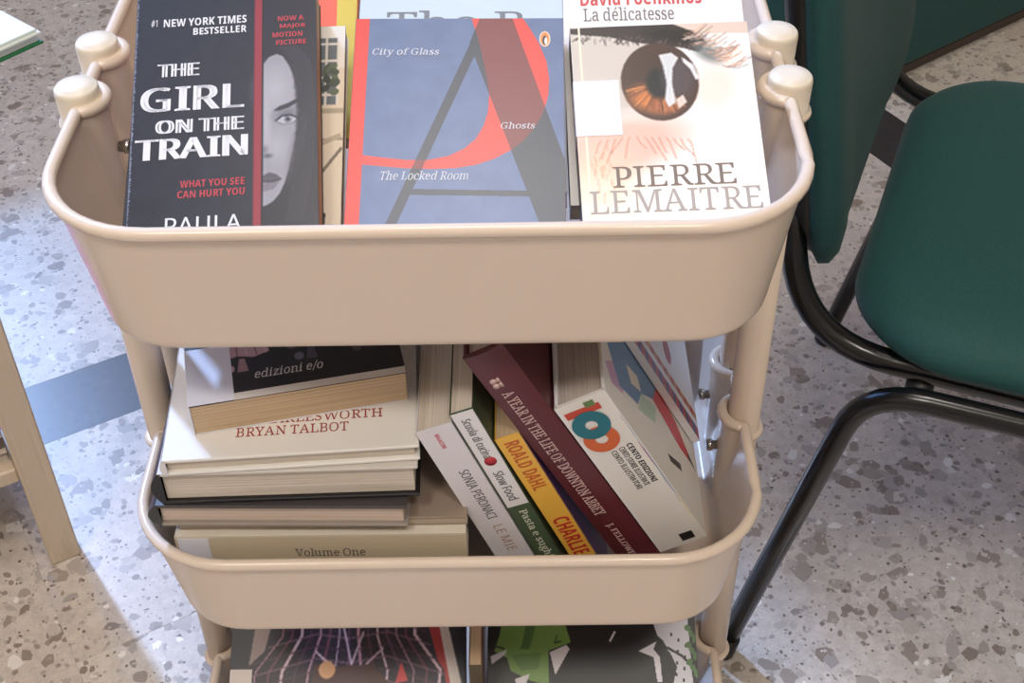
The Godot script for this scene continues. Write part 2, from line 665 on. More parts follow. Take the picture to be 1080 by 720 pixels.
func build_trolley() -> void:
	var t := thing("utility_trolley", "cream metal three-tier trolley on castors loaded with books", "trolley")
	tray(t, "top_tray", 0.75, 0.102)
	tray(t, "middle_tray", 0.4626, 0.098)
	tray(t, "bottom_tray", 0.1753, 0.098)
	for sx in [-1, 1]:
		for sz in [1, -1]:
			var p := part(t, "pole", lathe([Vector2(POLE_R, 0.062), Vector2(POLE_R, 0.742)], 24), M.cart, Transform3D(Basis.IDENTITY, Vector3(POLE_X * sx, 0, POLE_Z * sz)))
			part(p, "pole_cap", lathe([Vector2(0.0132, 0.734), Vector2(0.0150, 0.7345), Vector2(0.0150, 0.7365), Vector2(0.0137, 0.7375), Vector2(0.0143, 0.756), Vector2(0.0140, 0.7585), Vector2(0.0128, 0.7600), Vector2(0.0118, 0.7600), Vector2(0.0112, 0.7608), Vector2(0.006, 0.7615)], 28), M.cap)
			var c := part(t, "castor", lathe([Vector2(0.009, 0.05), Vector2(0.011, 0.056), Vector2(0.011, 0.075)], 16), M.steel, Transform3D(Basis.IDENTITY, Vector3(0.165 * sx, 0, 0.12 * sz)))
			part(c, "fork", box_mesh(Vector3(-0.012, 0.025, -0.018), Vector3(0.012, 0.055, 0.006), 0.004), M.black)
			part(c, "wheel", lathe([Vector2(0.015, -0.009), Vector2(0.021, -0.008), Vector2(0.0225, 0.0), Vector2(0.021, 0.008), Vector2(0.015, 0.009)], 20), M.black, Transform3D(Basis(Vector3(0, 0, 1), PI / 2), Vector3(0, 0.0225, -0.012)))

# ------------------------------------------------------------------ printed covers
func cover_girl() -> Image:
	# 112 x 188 mm at 3 px per mm
	var img := canvas(336, 564, rgb8(40, 42, 54))
	var nz := FastNoiseLite.new()
	nz.seed = 3
	nz.frequency = 0.02
	for y in range(0, 564, 3):
		for x in range(0, 228, 3):
			var k := nz.get_noise_2d(x, y) * 0.02
			img.fill_rect(Rect2i(x, y, 3, 3), Color(0.150 + k, 0.157 + k, 0.20 + k))
	# the half portrait to the right of the red strip, grey on dark hair
	img.fill_rect(Rect2i(238, 0, 98, 564), rgb8(40, 38, 46))
	var fy := func(mm: float) -> float: return (188.0 - mm) * 3.0
	var face := PackedVector2Array()
	for p in [[238, 131], [248, 136], [262, 138], [274, 136], [285, 129], [294, 120], [301, 108], [303, 98], [301, 86], [296, 76], [290, 66], [284, 55], [277, 46], [268, 39], [256, 34], [246, 32], [238, 31]]:
		face.append(Vector2(p[0], fy.call(p[1])))
	poly(img, face, rgb8(146, 144, 152))
	soft(img, 258, fy.call(112), 50, 78, rgb8(176, 174, 182), 0.8)
	soft(img, 262, fy.call(72), 30, 50, rgb8(172, 170, 178), 0.7)
	soft(img, 297, fy.call(70), 16, 90, rgb8(104, 101, 110), 0.75, 0.2)
	soft(img, 244, fy.call(86), 12, 75, rgb8(186, 184, 190), 0.6)
	soft(img, 240, fy.call(70), 10, 12, rgb8(92, 90, 98), 0.7)
	# brow, eye
	soft(img, 280, fy.call(94), 34, 24, rgb8(84, 82, 90), 0.75, -0.15)
	poly(img, [Vector2(256, fy.call(96.5)), Vector2(266, fy.call(99.5)), Vector2(282, fy.call(101.5)), Vector2(304, fy.call(105.5)), Vector2(304, fy.call(102.5)), Vector2(284, fy.call(98.5)), Vector2(266, fy.call(96.5))], rgb8(50, 48, 56))
	poly(img, [Vector2(263, fy.call(89.5)), Vector2(273, fy.call(92.2)), Vector2(287, fy.call(92.6)), Vector2(301, fy.call(90.5)), Vector2(288, fy.call(87.4)), Vector2(272, fy.call(87.2))], rgb8(168, 168, 175))
	poly(img, blob(283, fy.call(90.2), 7.0, 7.5), rgb8(112, 114, 122))
	poly(img, blob(283, fy.call(90.4), 3.0, 3.4), rgb8(34, 34, 40))
	img.fill_rect(Rect2i(285, int(fy.call(91.6)), 2, 2), rgb8(220, 220, 225))
	stroke(img, [Vector2(261, fy.call(89.6)), Vector2(272, fy.call(92.8)), Vector2(287, fy.call(93.2)), Vector2(303, fy.call(90.6))], 3.2, rgb8(36, 34, 42))
	stroke(img, [Vector2(264, fy.call(88.6)), Vector2(274, fy.call(86.8)), Vector2(290, fy.call(86.9)), Vector2(301, fy.call(89.8))], 1.4, rgb8(96, 94, 102))
	# nostril, lips
	soft(img, 246, fy.call(65.5), 13, 7, rgb8(70, 68, 76), 0.9)
	poly(img, [Vector2(238, fy.call(52)), Vector2(250, fy.call(54)), Vector2(262, fy.call(52.5)), Vector2(272, fy.call(49)), Vector2(256, fy.call(46.8)), Vector2(238, fy.call(48))], rgb8(84, 78, 86))
	poly(img, [Vector2(238, fy.call(47.6)), Vector2(256, fy.call(47.2)), Vector2(270, fy.call(48.6)), Vector2(258, fy.call(42.5)), Vector2(238, fy.call(41))], rgb8(120, 114, 122))
	stroke(img, [Vector2(238, fy.call(48)), Vector2(256, fy.call(47.6)), Vector2(271, fy.call(49))], 2.0, rgb8(44, 40, 48))
	# dark hair over the cheek
	for k in 14:
		soft(img, 306 - absf(k - 5) * 1.6, fy.call(128.0 - k * 7.0), 11, 16, rgb8(40, 38, 46), 0.8)
	# strands of hair
	for k in 16:
		var x := 300.0 + k * 2.2
		stroke(img, [Vector2(x - 40, fy.call(146)), Vector2(x - 8, fy.call(132)), Vector2(x, fy.call(100)), Vector2(x - 4, fy.call(60)), Vector2(x - 22, fy.call(20))], 1.2, rgb8(46 + (k % 3) * 8, 44 + (k % 3) * 8, 53 + (k % 3) * 8))
	soften(img)
	# red strip with a paler edge
	img.fill_rect(Rect2i(220, 0, 17, 564), rgb8(146, 50, 62))
	img.fill_rect(Rect2i(220, 0, 2, 564), rgb8(96, 36, 48))
	img.fill_rect(Rect2i(235, 0, 3, 564), rgb8(34, 28, 36))
	# ragged paler strip down the left edge
	for y in range(0, 564, 2):
		img.fill_rect(Rect2i(0, y, rng.randi_range(1, 4), 2), rgb8(120, 128, 150))
	return img

func cover_letter() -> Image:
	# 129 x 168 mm at 4 px per mm
	var w := 516
	var h := 672
	var img := canvas(w, h, rgb8(88, 110, 152))
	var nz := FastNoiseLite.new()
	nz.seed = 8
	nz.frequency = 0.012
	for y in range(0, h, 4):
		for x in range(0, w, 4):
			var k := nz.get_noise_2d(x, y) * 0.03
			img.fill_rect(Rect2i(x, y, 4, 4), Color(0.40 + k, 0.465 + k, 0.60 + k))
	var P := func(a: Array) -> PackedVector2Array:
		var c := Curve2D.new()
		var o := PackedVector2Array()
		for p in a:
			o.append(Vector2(p[0] * 4.0, (168.0 - p[1]) * 4.0))
		return o
	var red := rgb8(226, 78, 72)
	var crescent: PackedVector2Array = P.call([[6, 70], [20, 68], [34, 66.3], [48, 66.3], [60, 69], [69, 74], [76, 81], [80.5, 90], [83, 100], [83.5, 112], [82, 124], [79, 140], [76, 154], [72, 168],
		[104, 168], [108, 161], [114, 149], [118.5, 136], [120, 124], [119.5, 112], [117, 101], [112, 90], [105, 80], [97, 73], [87, 67], [76, 62.8], [64, 60.6], [50, 60], [34, 60.6], [20, 62], [6, 63.5]])
	poly(img, crescent, red)
	var thin: PackedVector2Array = P.call([[76.5, 168], [83, 168], [78, 146], [33.5, 20], [22.5, 10], [19.5, 10], [24, 26.5]])
	thin = P.call([[78.5, 168], [80, 168], [80, 148], [73.5, 138.5], [31.5, 26], [25.5, 10], [18, 10], [25, 26]])
	var thick: PackedVector2Array = P.call([[78, 168], [98, 168], [129, 66], [129, 10], [119, 10], [112.5, 27], [78, 134], [72, 148]])
	thick = P.call([[77, 168], [97.5, 168], [129, 66], [129, 10], [119.5, 10], [112.5, 27], [74.5, 139], [71, 150]])
	var bar: PackedVector2Array = P.call([[34, 46.6], [108, 45.2], [109, 41.3], [33, 42.6]])
	var grey := rgb8(74, 79, 88)
	for s in [thin, bar, thick]:
		poly(img, s, grey)
	for s in [thin, thick]:
		for q in Geometry2D.intersect_polygons(crescent, s):
			poly(img, q, rgb8(128, 72, 74))
	# red band along the spine and the small oval emblem
	img.fill_rect(Rect2i(0, 0, 34, h), rgb8(220, 72, 66))
	poly(img, blob(117.6 * 4, (168 - 152.5) * 4, 14, 23), rgb8(226, 206, 178))
	poly(img, blob(117.6 * 4, (168 - 152.5) * 4, 11, 20), rgb8(226, 140, 80))
	poly(img, blob(117.6 * 4, (168 - 151.5) * 4, 6, 14), rgb8(60, 60, 70))
	poly(img, blob(118.2 * 4, (168 - 151) * 4, 3.6, 11), rgb8(240, 232, 222))
	return img

func cover_eye() -> Image:
	# 110 x 165 mm at 3 px per mm
	var w := 330
	var h := 495
	var img := canvas(w, h, rgb8(250, 244, 240))
	var Y := func(mm: float) -> float: return (165.0 - mm) * 3.0
	soft(img, 30, Y.call(128), 190, 120, rgb8(205, 196, 186), 1.0, 0.0, 4.0)
	soft(img, 70, Y.call(72), 170, 75, rgb8(240, 178, 158), 0.85, -0.25, 2.0)
	soft(img, 30, Y.call(48), 120, 90, rgb8(246, 206, 176), 0.7, 0.0, 1.5)
	soft(img, 255, Y.call(112), 60, 80, rgb8(252, 222, 205), 0.8, 0.4, 1.5)
	# the lid and the lashes at its outer end
	poly(img, [Vector2(0, 0), Vector2(330, 0), Vector2(330, Y.call(150)), Vector2(240, Y.call(151)), Vector2(150, Y.call(152)), Vector2(0, Y.call(154))], rgb8(226, 204, 188))
	poly(img, [Vector2(0, Y.call(158)), Vector2(80, Y.call(159)), Vector2(190, Y.call(159)), Vector2(232, Y.call(152)), Vector2(252, Y.call(144)), Vector2(236, Y.call(137)), Vector2(205, Y.call(141)), Vector2(120, Y.call(146)), Vector2(70, Y.call(151)), Vector2(0, Y.call(154))], rgb8(60, 52, 50))
	soft(img, 190, Y.call(150), 70, 22, rgb8(40, 36, 36), 0.9, 0.15, 2.0)
	soft(img, 252, Y.call(137), 44, 26, rgb8(112, 120, 120), 0.85, 0.6, 1.6)
	for k in 70:
		var a := Vector2(rng.randf_range(0, 230), 0)
		a.y = Y.call(152.0 - a.x * 0.034 + rng.randf_range(-2, 3))
		stroke(img, [a, a + Vector2(rng.randf_range(-10, 6), rng.randf_range(4, 13))], 1.6, [rgb8(70, 60, 56), rgb8(112, 100, 94), rgb8(48, 42, 40)][k % 3])
	for k in 60:
		var x0 := 205.0 + rng.randf_range(0, 90)
		var y0: float = Y.call(152.0 - (x0 - 205.0) * 0.27 + rng.randf_range(-7, 6))
		var d := Vector2(rng.randf_range(22, 46), -rng.randf_range(0, 26))
		var a := Vector2(x0, y0)
		stroke(img, [a, a + d * 0.5 + Vector2(0, 5), a + d], rng.randf_range(1.0, 2.2), [rgb8(224, 164, 132), rgb8(176, 140, 122), rgb8(244, 214, 192), rgb8(136, 128, 122)][k % 4])
	# iris
	var c := Vector2(52.5 * 3, Y.call(117.0))
	poly(img, blob(c.x, c.y, 71, 84, 40), rgb8(78, 58, 50))
	soft(img, c.x, c.y, 76, 89, rgb8(58, 42, 38), 0.75, 0.0, 0.8)
	soft(img, c.x - 28, c.y + 34, 44, 36, rgb8(204, 120, 64), 0.95, 0.4, 1.6)
	soft(img, c.x + 6, c.y + 54, 40, 22, rgb8(196, 116, 74), 0.8, -0.2, 1.6)
	for k in 40:
		var t := rng.randf_range(0.25, 0.95) * PI
		var d := Vector2(cos(t), sin(t) * 1.2)
		stroke(img, [c + d * rng.randf_range(26, 36), c + d * rng.randf_range(48, 66)], 1.4, [rgb8(226, 150, 92), rgb8(120, 72, 52), rgb8(88, 56, 46)][k % 3])
	soft(img, c.x - 4, c.y + 4, 26, 38, rgb8(34, 36, 38), 1.0, 0.0, 3.0)
	soft(img, c.x + 34, c.y - 8, 40, 56, rgb8(88, 78, 84), 0.8, 0.0, 2.0)
	# the window mirrored in the printed eye
	poly(img, [c + Vector2(2, -58), c + Vector2(26, -62), c + Vector2(38, -50), c + Vector2(26, -28), c + Vector2(22, 6), c + Vector2(26, 46), c + Vector2(12, 56), c + Vector2(6, 40), c + Vector2(12, 4), c + Vector2(8, -34)], rgb8(214, 214, 214))
	poly(img, [c + Vector2(44, -52), c + Vector2(64, -34), c + Vector2(72, -4), c + Vector2(66, 0), c + Vector2(58, -24), c + Vector2(46, -40)], rgb8(224, 222, 222))
	poly(img, [c + Vector2(26, 40), c + Vector2(40, 30), c + Vector2(46, 46), c + Vector2(30, 60)], rgb8(222, 202, 190))
	# lower lashes
	for k in 13:
		var x0 := 42.0 + k * 13
		var a := Vector2(x0, Y.call(79.0 - absf(k - 5) * 0.5))
		var sg := -1.0 if k < 5 else 1.0
		stroke(img, [a, a + Vector2(sg * 5, 7 + (k % 3) * 4), a + Vector2(sg * (11 + k % 4 * 4), 26 + (k * 7 % 5) * 6)], 1.7, rgb8(186, 130, 108))
	for k in 26:
		var a := Vector2(rng.randf_range(20, 60), Y.call(rng.randf_range(40, 78)))
		stroke(img, [a, a + Vector2(rng.randf_range(-4, 4), rng.randf_range(10, 26))], 1.2, rgb8(226, 160, 130))
	# printed from a photograph: no hard outlines
	soften(img)
	# cellophane fold by the spine
	img.fill_rect(Rect2i(14, 0, 4, h), rgb8(240, 224, 200))
	return img

func cover_street() -> Image:
	var img := canvas(220, 360, rgb8(214, 206, 186))
	img.fill_rect(Rect2i(0, 0, 220, 70), rgb8(222, 220, 212))
	img.fill_rect(Rect2i(150, 20, 60, 110), rgb8(92, 104, 112))
	for k in 4:
		img.fill_rect(Rect2i(150 + k * 19, 20, 4, 110), rgb8(214, 212, 204))
		img.fill_rect(Rect2i(150, 28 + k * 28, 60, 4), rgb8(214, 212, 204))
	for k in 26:
		poly(img, blob(rng.randf_range(120, 205), rng.randf_range(70, 110), rng.randf_range(5, 12), rng.randf_range(4, 8), 8, rng.randf() * 3), [rgb8(62, 76, 62), rgb8(84, 98, 78), rgb8(44, 52, 48)][k % 3])
	img.fill_rect(Rect2i(0, 136, 220, 8), rgb8(168, 160, 140))
	img.fill_rect(Rect2i(0, 184, 220, 3), rgb8(150, 142, 126))
	poly(img, blob(120, 160, 34, 48, 20), rgb8(42, 46, 46))
	stroke(img, [Vector2(110, 250), Vector2(150, 205), Vector2(215, 180)], 8, rgb8(176, 166, 142))
	stroke(img, [Vector2(170, 320), Vector2(185, 240), Vector2(218, 200)], 5, rgb8(120, 112, 98))
	poly(img, [Vector2(0, 262), Vector2(120, 268), Vector2(196, 300), Vector2(190, 360), Vector2(0, 360)], rgb8(38, 46, 48))
	soften(img, 2)
	return img

func cover_stage() -> Image:
	# black cover with small dressed figures and a white label field, 149 x 190 mm
	var img := canvas(300, 380, rgb8(34, 32, 34))
	for k in 60:
		img.fill_rect(Rect2i(rng.randi_range(0, 280), rng.randi_range(0, 370), rng.randi_range(10, 50), rng.randi_range(1, 4)), rgb8(42, 38, 38))
	# skirts and boots of three figures
	for f in [[72, 268, rgb8(188, 150, 156), 46], [170, 262, rgb8(92, 88, 100), 36], [252, 262, rgb8(62, 58, 62), 26]]:
		var x: float = f[0]
		var y: float = f[1]
		var hw: float = f[3]
		poly(img, [Vector2(x - hw * 0.5, y - 66), Vector2(x + hw * 0.5, y - 66), Vector2(x + hw, y + 26), Vector2(x + hw * 0.5, y + 34), Vector2(x, y + 28), Vector2(x - hw * 0.6, y + 36), Vector2(x - hw, y + 24)], f[2])
		for k in 7:
			stroke(img, [Vector2(x - hw * 0.4 + k * hw * 0.13, y - 66), Vector2(x - hw * 0.9 + k * hw * 0.3, y + 28)], 2.2, f[2].darkened(0.35) if k % 2 else f[2].lightened(0.2))
		poly(img, blob(x - 12, y + 52, 7, 8, 10), f[2].lightened(0.1))
		poly(img, [Vector2(x + 2, y + 34), Vector2(x + 10, y + 34), Vector2(x + 14, y + 60), Vector2(x - 2, y + 60)], f[2].darkened(0.15))
	return img

func put(pts: Array, sx: float, sy: float, oy: float) -> PackedVector2Array:
	var out := PackedVector2Array()
	for p in pts:
		out.append(Vector2(p[0] * sx, oy + p[1] * sy if p[1] > 0 else oy - 40.0))
	return out

func cover_plaid() -> Image:
	# dark blue cover, a figure in a checked shirt, red and white side stripe
	var img := canvas(330, 258, rgb8(34, 36, 48))
	var oy := 134.0
	poly(img, put([[26, 36], [36, 0], [62, 0], [44, 34], [24, 124], [0, 124]], 1, 0.95, oy), rgb8(150, 132, 130))
	poly(img, put([[268, 0], [292, 0], [318, 70], [330, 124], [312, 124], [296, 50]], 1, 0.95, oy), rgb8(168, 58, 60))
	poly(img, put([[286, 0], [298, 0], [330, 84], [330, 124], [322, 124]], 1, 0.95, oy), rgb8(206, 196, 190))
	var shirt := put([[58, 10], [80, 0], [266, 0], [284, 26], [300, 46], [312, 124], [18, 124], [22, 42]], 1, 0.95, oy)
	poly(img, shirt, rgb8(42, 34, 48))
	for k in 15:
		var x := 36.0 + k * 18.5
		var top := 165.0 + (x - 165.0) * 0.72
		var c: Color = [rgb8(176, 132, 148), rgb8(104, 62, 78), rgb8(200, 176, 188), rgb8(84, 56, 80)][k % 4]
		for q in Geometry2D.intersect_polyline_with_polygon(PackedVector2Array([Vector2(top, oy - 40), Vector2(top, oy), Vector2(x, oy + 44), Vector2(x - 8, oy + 120)]), shirt):
			stroke(img, Array(q), 2.0 + (k % 3) * 1.2, c)
	for k in 8:
		var y := oy - 34.0 + k * 15
		for q in Geometry2D.intersect_polyline_with_polygon(PackedVector2Array([Vector2(20, y + 26), Vector2(120, y + 2), Vector2(165, y + 8), Vector2(220, y), Vector2(312, y + 26)]), shirt):
			stroke(img, Array(q), 1.6, [rgb8(132, 96, 116), rgb8(84, 54, 70)][k % 2])
	# crossed collar, brown bag, a yellow fruit and a red scrap
	stroke(img, [Vector2(120, oy + 20), Vector2(150, oy + 44)], 3, rgb8(196, 170, 180))
	stroke(img, [Vector2(158, oy - 10), Vector2(170, oy + 36)], 3, rgb8(196, 170, 180))
	stroke(img, [Vector2(186, oy - 4), Vector2(170, oy + 36)], 3, rgb8(196, 170, 180))
	stroke(img, [Vector2(214, oy + 16), Vector2(186, oy + 40)], 3, rgb8(186, 160, 176))
	poly(img, put([[118, 36], [144, 40], [200, 38], [222, 60], [226, 124], [108, 124]], 1, 0.95, oy), rgb8(72, 44, 40))
	poly(img, blob(136, oy + 42, 12, 11, 16), rgb8(196, 146, 98))
	poly(img, put([[240, 34], [250, 60], [232, 62]], 1, 0.95, oy), rgb8(196, 70, 74))
	soften(img, 2)
	return img

func cover_comic() -> Image:
	# black cover with a green leafy shape and white paper scraps
	var img := canvas(330, 258, rgb8(16, 15, 20))
	var oy := 134.0
	poly(img, put([[18, 4], [30, 0], [112, 0], [132, 12], [96, 22], [96, 62], [84, 62], [66, 58], [36, 46], [30, 30], [10, 22]], 1, 1, oy), rgb8(106, 140, 66))
	poly(img, put([[54, 14], [70, 0], [88, 0], [66, 20], [50, 20]], 1, 1, oy), rgb8(66, 100, 46))
	poly(img, put([[36, 26], [84, 24], [80, 44], [52, 46]], 1, 1, oy), rgb8(84, 118, 56))
	stroke(img, [Vector2(16, oy + 5), Vector2(10, oy + 15), Vector2(26, oy + 19)], 2.4, rgb8(30, 44, 24))
	stroke(img, [Vector2(110, oy + 4), Vector2(106, oy + 12), Vector2(116, oy + 11)], 2.2, rgb8(40, 60, 30))
	poly(img, put([[98, 24], [124, 15], [130, 20], [106, 52]], 1, 1, oy), rgb8(206, 200, 204))
	poly(img, put([[42, 56], [66, 50], [60, 62], [46, 66]], 1, 1, oy), rgb8(206, 200, 204))
	poly(img, put([[4, 28], [30, 20], [28, 26], [6, 38]], 1, 1, oy), rgb8(190, 186, 190))
	stroke(img, [Vector2(202, oy), Vector2(194, oy + 11)], 3.2, rgb8(220, 216, 220))
	poly(img, put([[252, 0], [318, 0], [322, 70], [290, 66], [298, 44], [288, 26], [272, 12]], 1, 1, oy), rgb8(212, 212, 224))
	stroke(img, [Vector2(284, oy + 20), Vector2(306, oy + 30), Vector2(318, oy + 40)], 3, rgb8(20, 20, 24))
	stroke(img, [Vector2(258, oy), Vector2(276, oy + 13), Vector2(282, oy + 22)], 5, rgb8(20, 20, 24))
	poly(img, put([[238, 24], [268, 12], [262, 22], [272, 32], [274, 62], [266, 62], [262, 32]], 1, 1, oy), rgb8(220, 218, 226))
	for k in 9:
		poly(img, blob(318 + (k % 3) * 5, oy - 4 + k * 7, 6, 4, 7, k), rgb8(78, 118, 66))
		img.fill_rect(Rect2i(290 + (k * 11) % 24, int(oy) + 2 + k * 7, 3, 4), rgb8(20, 20, 24))
	return img

func cover_drawing() -> Image:
	# white cover with a big painted hand holding a red pencil, 200 (spine at x=0) x 190
	var img := canvas(400, 380, rgb8(222, 219, 214))
	poly(img, [Vector2(40, 30), Vector2(70, 10), Vector2(96, 40), Vector2(80, 80), Vector2(52, 70)], rgb8(202, 160, 196))
	poly(img, [Vector2(60, 60), Vector2(130, 20), Vector2(210, 0), Vector2(290, 10), Vector2(300, 100), Vector2(250, 190), Vector2(190, 230), Vector2(150, 200), Vector2(120, 150), Vector2(80, 130)], rgb8(96, 136, 178))
	poly(img, [Vector2(70, 130), Vector2(120, 150), Vector2(140, 210), Vector2(96, 200)], rgb8(178, 204, 186))
	poly(img, [Vector2(108, 110), Vector2(140, 96), Vector2(150, 140), Vector2(124, 150)], rgb8(226, 218, 200))
	poly(img, [Vector2(180, 10), Vector2(226, 30), Vector2(210, 62), Vector2(176, 44)], rgb8(150, 50, 62))
	poly(img, [Vector2(150, 200), Vector2(200, 226), Vector2(182, 300), Vector2(130, 360), Vector2(128, 300)], rgb8(196, 56, 66))
	poly(img, [Vector2(132, 340), Vector2(148, 340), Vector2(126, 372)], rgb8(40, 40, 46))
	poly(img, [Vector2(56, 250), Vector2(66, 240), Vector2(86, 296), Vector2(72, 300)], rgb8(50, 50, 56))
	poly(img, [Vector2(260, 10), Vector2(330, 0), Vector2(350, 120), Vector2(300, 100)], rgb8(236, 208, 90))
	for k in 24:
		img.fill_rect(Rect2i(216 + (k % 2) * 10, 250 + k * 5, 26 + (k * 7) % 14, 2), rgb8(80, 80, 88))
	poly(img, blob(288, 318, 12, 20, 10), rgb8(60, 56, 60))
	poly(img, blob(318, 350, 8, 16, 10), rgb8(150, 60, 60))
	return img

func cover_stripes() -> Image:
	var img := canvas(160, 300, rgb8(226, 228, 236))
	for k in 15:
		img.fill_rect(Rect2i(0, k * 20, 16, 10), rgb8(60, 66, 120))
		img.fill_rect(Rect2i(0, k * 20 + 10, 16, 10), rgb8(176, 62, 60))
		img.fill_rect(Rect2i(26, k * 20, 10, 10), rgb8(176, 62, 60))
		img.fill_rect(Rect2i(26, k * 20 + 10, 10, 10), rgb8(196, 140, 96))
	poly(img, blob(76, 46, 16, 26, 14), rgb8(66, 92, 160))
	poly(img, blob(70, 220, 18, 12, 14), rgb8(168, 60, 60))
	for k in 12:
		img.fill_rect(Rect2i(96, 20 + k * 9, 24 + (k * 5) % 16, 3), rgb8(120, 112, 96))
	return img

func pages_image(seed_: int) -> Image:
	var r := RandomNumberGenerator.new()
	r.seed = seed_
	var img := canvas(64, 128, Color.WHITE)
	for y in 128:
		var k := 0.93 + r.randf_range(-0.09, 0.07)
		img.fill_rect(Rect2i(0, y, 64, 1), Color(k, k, k))
		if r.randf() < 0.10:
			img.fill_rect(Rect2i(r.randi_range(0, 40), y, r.randi_range(10, 60), 1), Color(0.74, 0.72, 0.70))
	return img

# ------------------------------------------------------------------ books of the top tray
const TILT := 25.2
func tilted(x: float, s: float, drop: float, turn: float, t: float) -> Transform3D:
	# x across the tray, s up the slope from the front, drop below the top covers' plane, turn in that plane; the cover's lower left corner lies there
	var a := deg_to_rad(TILT)
	var up := Vector3(0, sin(a), -cos(a))
	var n := Vector3(0, cos(a), sin(a))
	var p := Vector3(x, 0.736, 0.144) + up * s - n * (drop + t)
	var q := deg_to_rad(turn)
	var ex := Vector3.RIGHT * cos(q) + up * sin(q)
	var ey := up * cos(q) - Vector3.RIGHT * sin(q)
	return Transform3D(Basis(ex, n, -ey), p)

func build_top_books() -> void:
	var white := plain(rgb8(225, 224, 228), 0.5)
	var red_ink := plain(rgb8(186, 60, 68), 0.5)
	# lower layer first
	var under := "books laid under others in the top tray"
	var dark_cover := plain(rgb8(38, 40, 46), 0.45)
	var b := book("paperback_book", "black paperback peeking out under the dark thriller in the top tray", tilted(-0.1890, -0.010, 0.0385, 1.6, 0.016), 0.112, 0.175, 0.016, {"cover": dark_cover, "spine": plain(rgb8(140, 48, 46), 0.5), "pages": M.pages_tan})
	var street := printed(cover_street(), 0.45)
	b = book("paperback_book", "paperback with a vintage street photograph on its cover, beside the red-spined book", tilted(-0.138, -0.012, 0.0225, 1.0, 0.014), 0.085, 0.164, 0.014, {"cover": street, "back": M.paper, "pages": M.pages_tan})
	b = book("paperback_book", "paperback with an orange and yellow top edge behind the street-photo book", tilted(-0.1475, 0.088, 0.0555, 1.0, 0.012), 0.096, 0.13, 0.012, {"cover": plain(rgb8(232, 104, 78), 0.5), "pages": M.pages_tan})
	var strip := mb()
	rbox(strip, Vector3(0.082, 0.012, -0.13), Vector3(0.0955, 0.0123, 0), 0.0001)
	part(b, "yellow_band", done(strip), plain(rgb8(214, 190, 78), 0.5))
	b = book("hardcover_book", "pale blue hardcover tucked behind the blue book with the big letter A", tilted(-0.049, 0.030, 0.0225, -0.6, 0.020), 0.132, 0.17, 0.020, {"cover": plain(rgb8(196, 212, 226), 0.35), "hard": true})
	on_cover(b, "title_lettering", "The B", "serif", plain(rgb8(120, 126, 134), 0.5), 0.020, 0.062, 0.1262, 0.088, 0.017)
	b = book("paperback_book", "white paperback with red and grey lettering behind the eye-cover book", tilted(0.0845, 0.020, 0.0225, 0.6, 0.018), 0.116, 0.175, 0.018, {"cover": plain(rgb8(238, 234, 236), 0.35), "spine": plain(rgb8(196, 208, 232), 0.4)})
	on_cover(b, "author_lettering", "David Foenkinos", "sans_bold", plain(rgb8(206, 84, 84), 0.5), 0.018, 0.051, 0.1515, 0.078, 0.011)
	on_cover(b, "title_lettering", "La délicatesse", "serif", plain(rgb8(120, 116, 116), 0.5), 0.018, 0.0425, 0.1390, 0.058, 0.0105)
	# the thriller
	var gm := printed(cover_girl().get_region(Rect2i(0, 0, 336, 540)), 0.34)
	b = book("paperback_book", "dark blue-black thriller with half a grey face beside a red strip", tilted(-0.1742, -0.018, 0.0, 3.24, 0.021), 0.112, 0.180, 0.021, {"cover": gm, "back": dark_cover, "pages": M.pages_tan})
	for q in [["NEW YORK TIMES", 0.0429, 0.1656, 0.0526, 0.0056, "sans_bold"], ["#1", 0.0113, 0.1660, 0.0050, 0.0050, "sans"], ["BESTSELLER", 0.0522, 0.1582, 0.0342, 0.0050, "sans_bold"], ["THE", 0.0269, 0.1304, 0.0250, 0.0092, "sans_bold"], ["GIRL", 0.0360, 0.1095, 0.0620, 0.0172, "sans_bold"], ["ON THE", 0.0409, 0.0899, 0.0524, 0.0092, "sans_bold"], ["TRAIN", 0.0362, 0.0744, 0.0667, 0.0142, "sans_bold"], ["PAULA", 0.0455, 0.0221, 0.0457, 0.0106, "sans"]]:
		on_cover(b, "title_lettering", q[0], "sans" if q[4] > 0.008 else q[5], white, 0.021, q[1] - (0.0006 if q[4] > 0.008 else 0.0), q[2] - 0.008, q[3] - 0.0012, q[4])
		if q[4] > 0.008 and q[0] != "PAULA":
			# the letters are drawn with doubled strokes
			on_cover(b, "title_lettering", q[0], "sans", white, 0.021, q[1] + 0.0014, q[2] - 0.008, q[3] - 0.0012, q[4])
	for q in [["WHAT YOU SEE", 0.0496, 0.0496, 0.0380, 0.0048], ["CAN HURT YOU", 0.0490, 0.0426, 0.0395, 0.0048], ["NOW A", 0.0961, 0.1640, 0.0160, 0.0036], ["MAJOR", 0.0973, 0.1579, 0.0160, 0.0036], ["MOTION", 0.0940, 0.1519, 0.0185, 0.0036], ["PICTURE", 0.0963, 0.1460, 0.0185, 0.0036]]:
		on_cover(b, "small_lettering", q[0], "sans_bold", red_ink, 0.021, q[1], q[2] - 0.008, q[3], q[4])
	# dark inline strokes make the letters double-lined
	# the blue book
	b = book("paperback_book", "blue paperback with a huge grey letter A over a red curve", tilted(-0.0486, -0.018, 0.0, -0.8, 0.021), 0.129, 0.160, 0.021, {"cover": printed(cover_letter().get_region(Rect2i(0, 0, 516, 640)), 0.33), "back": plain(rgb8(84, 104, 146), 0.4), "spine": plain(rgb8(214, 66, 60), 0.4), "pages": M.pages_tan})
	var pale := plain(rgb8(214, 216, 224), 0.5)
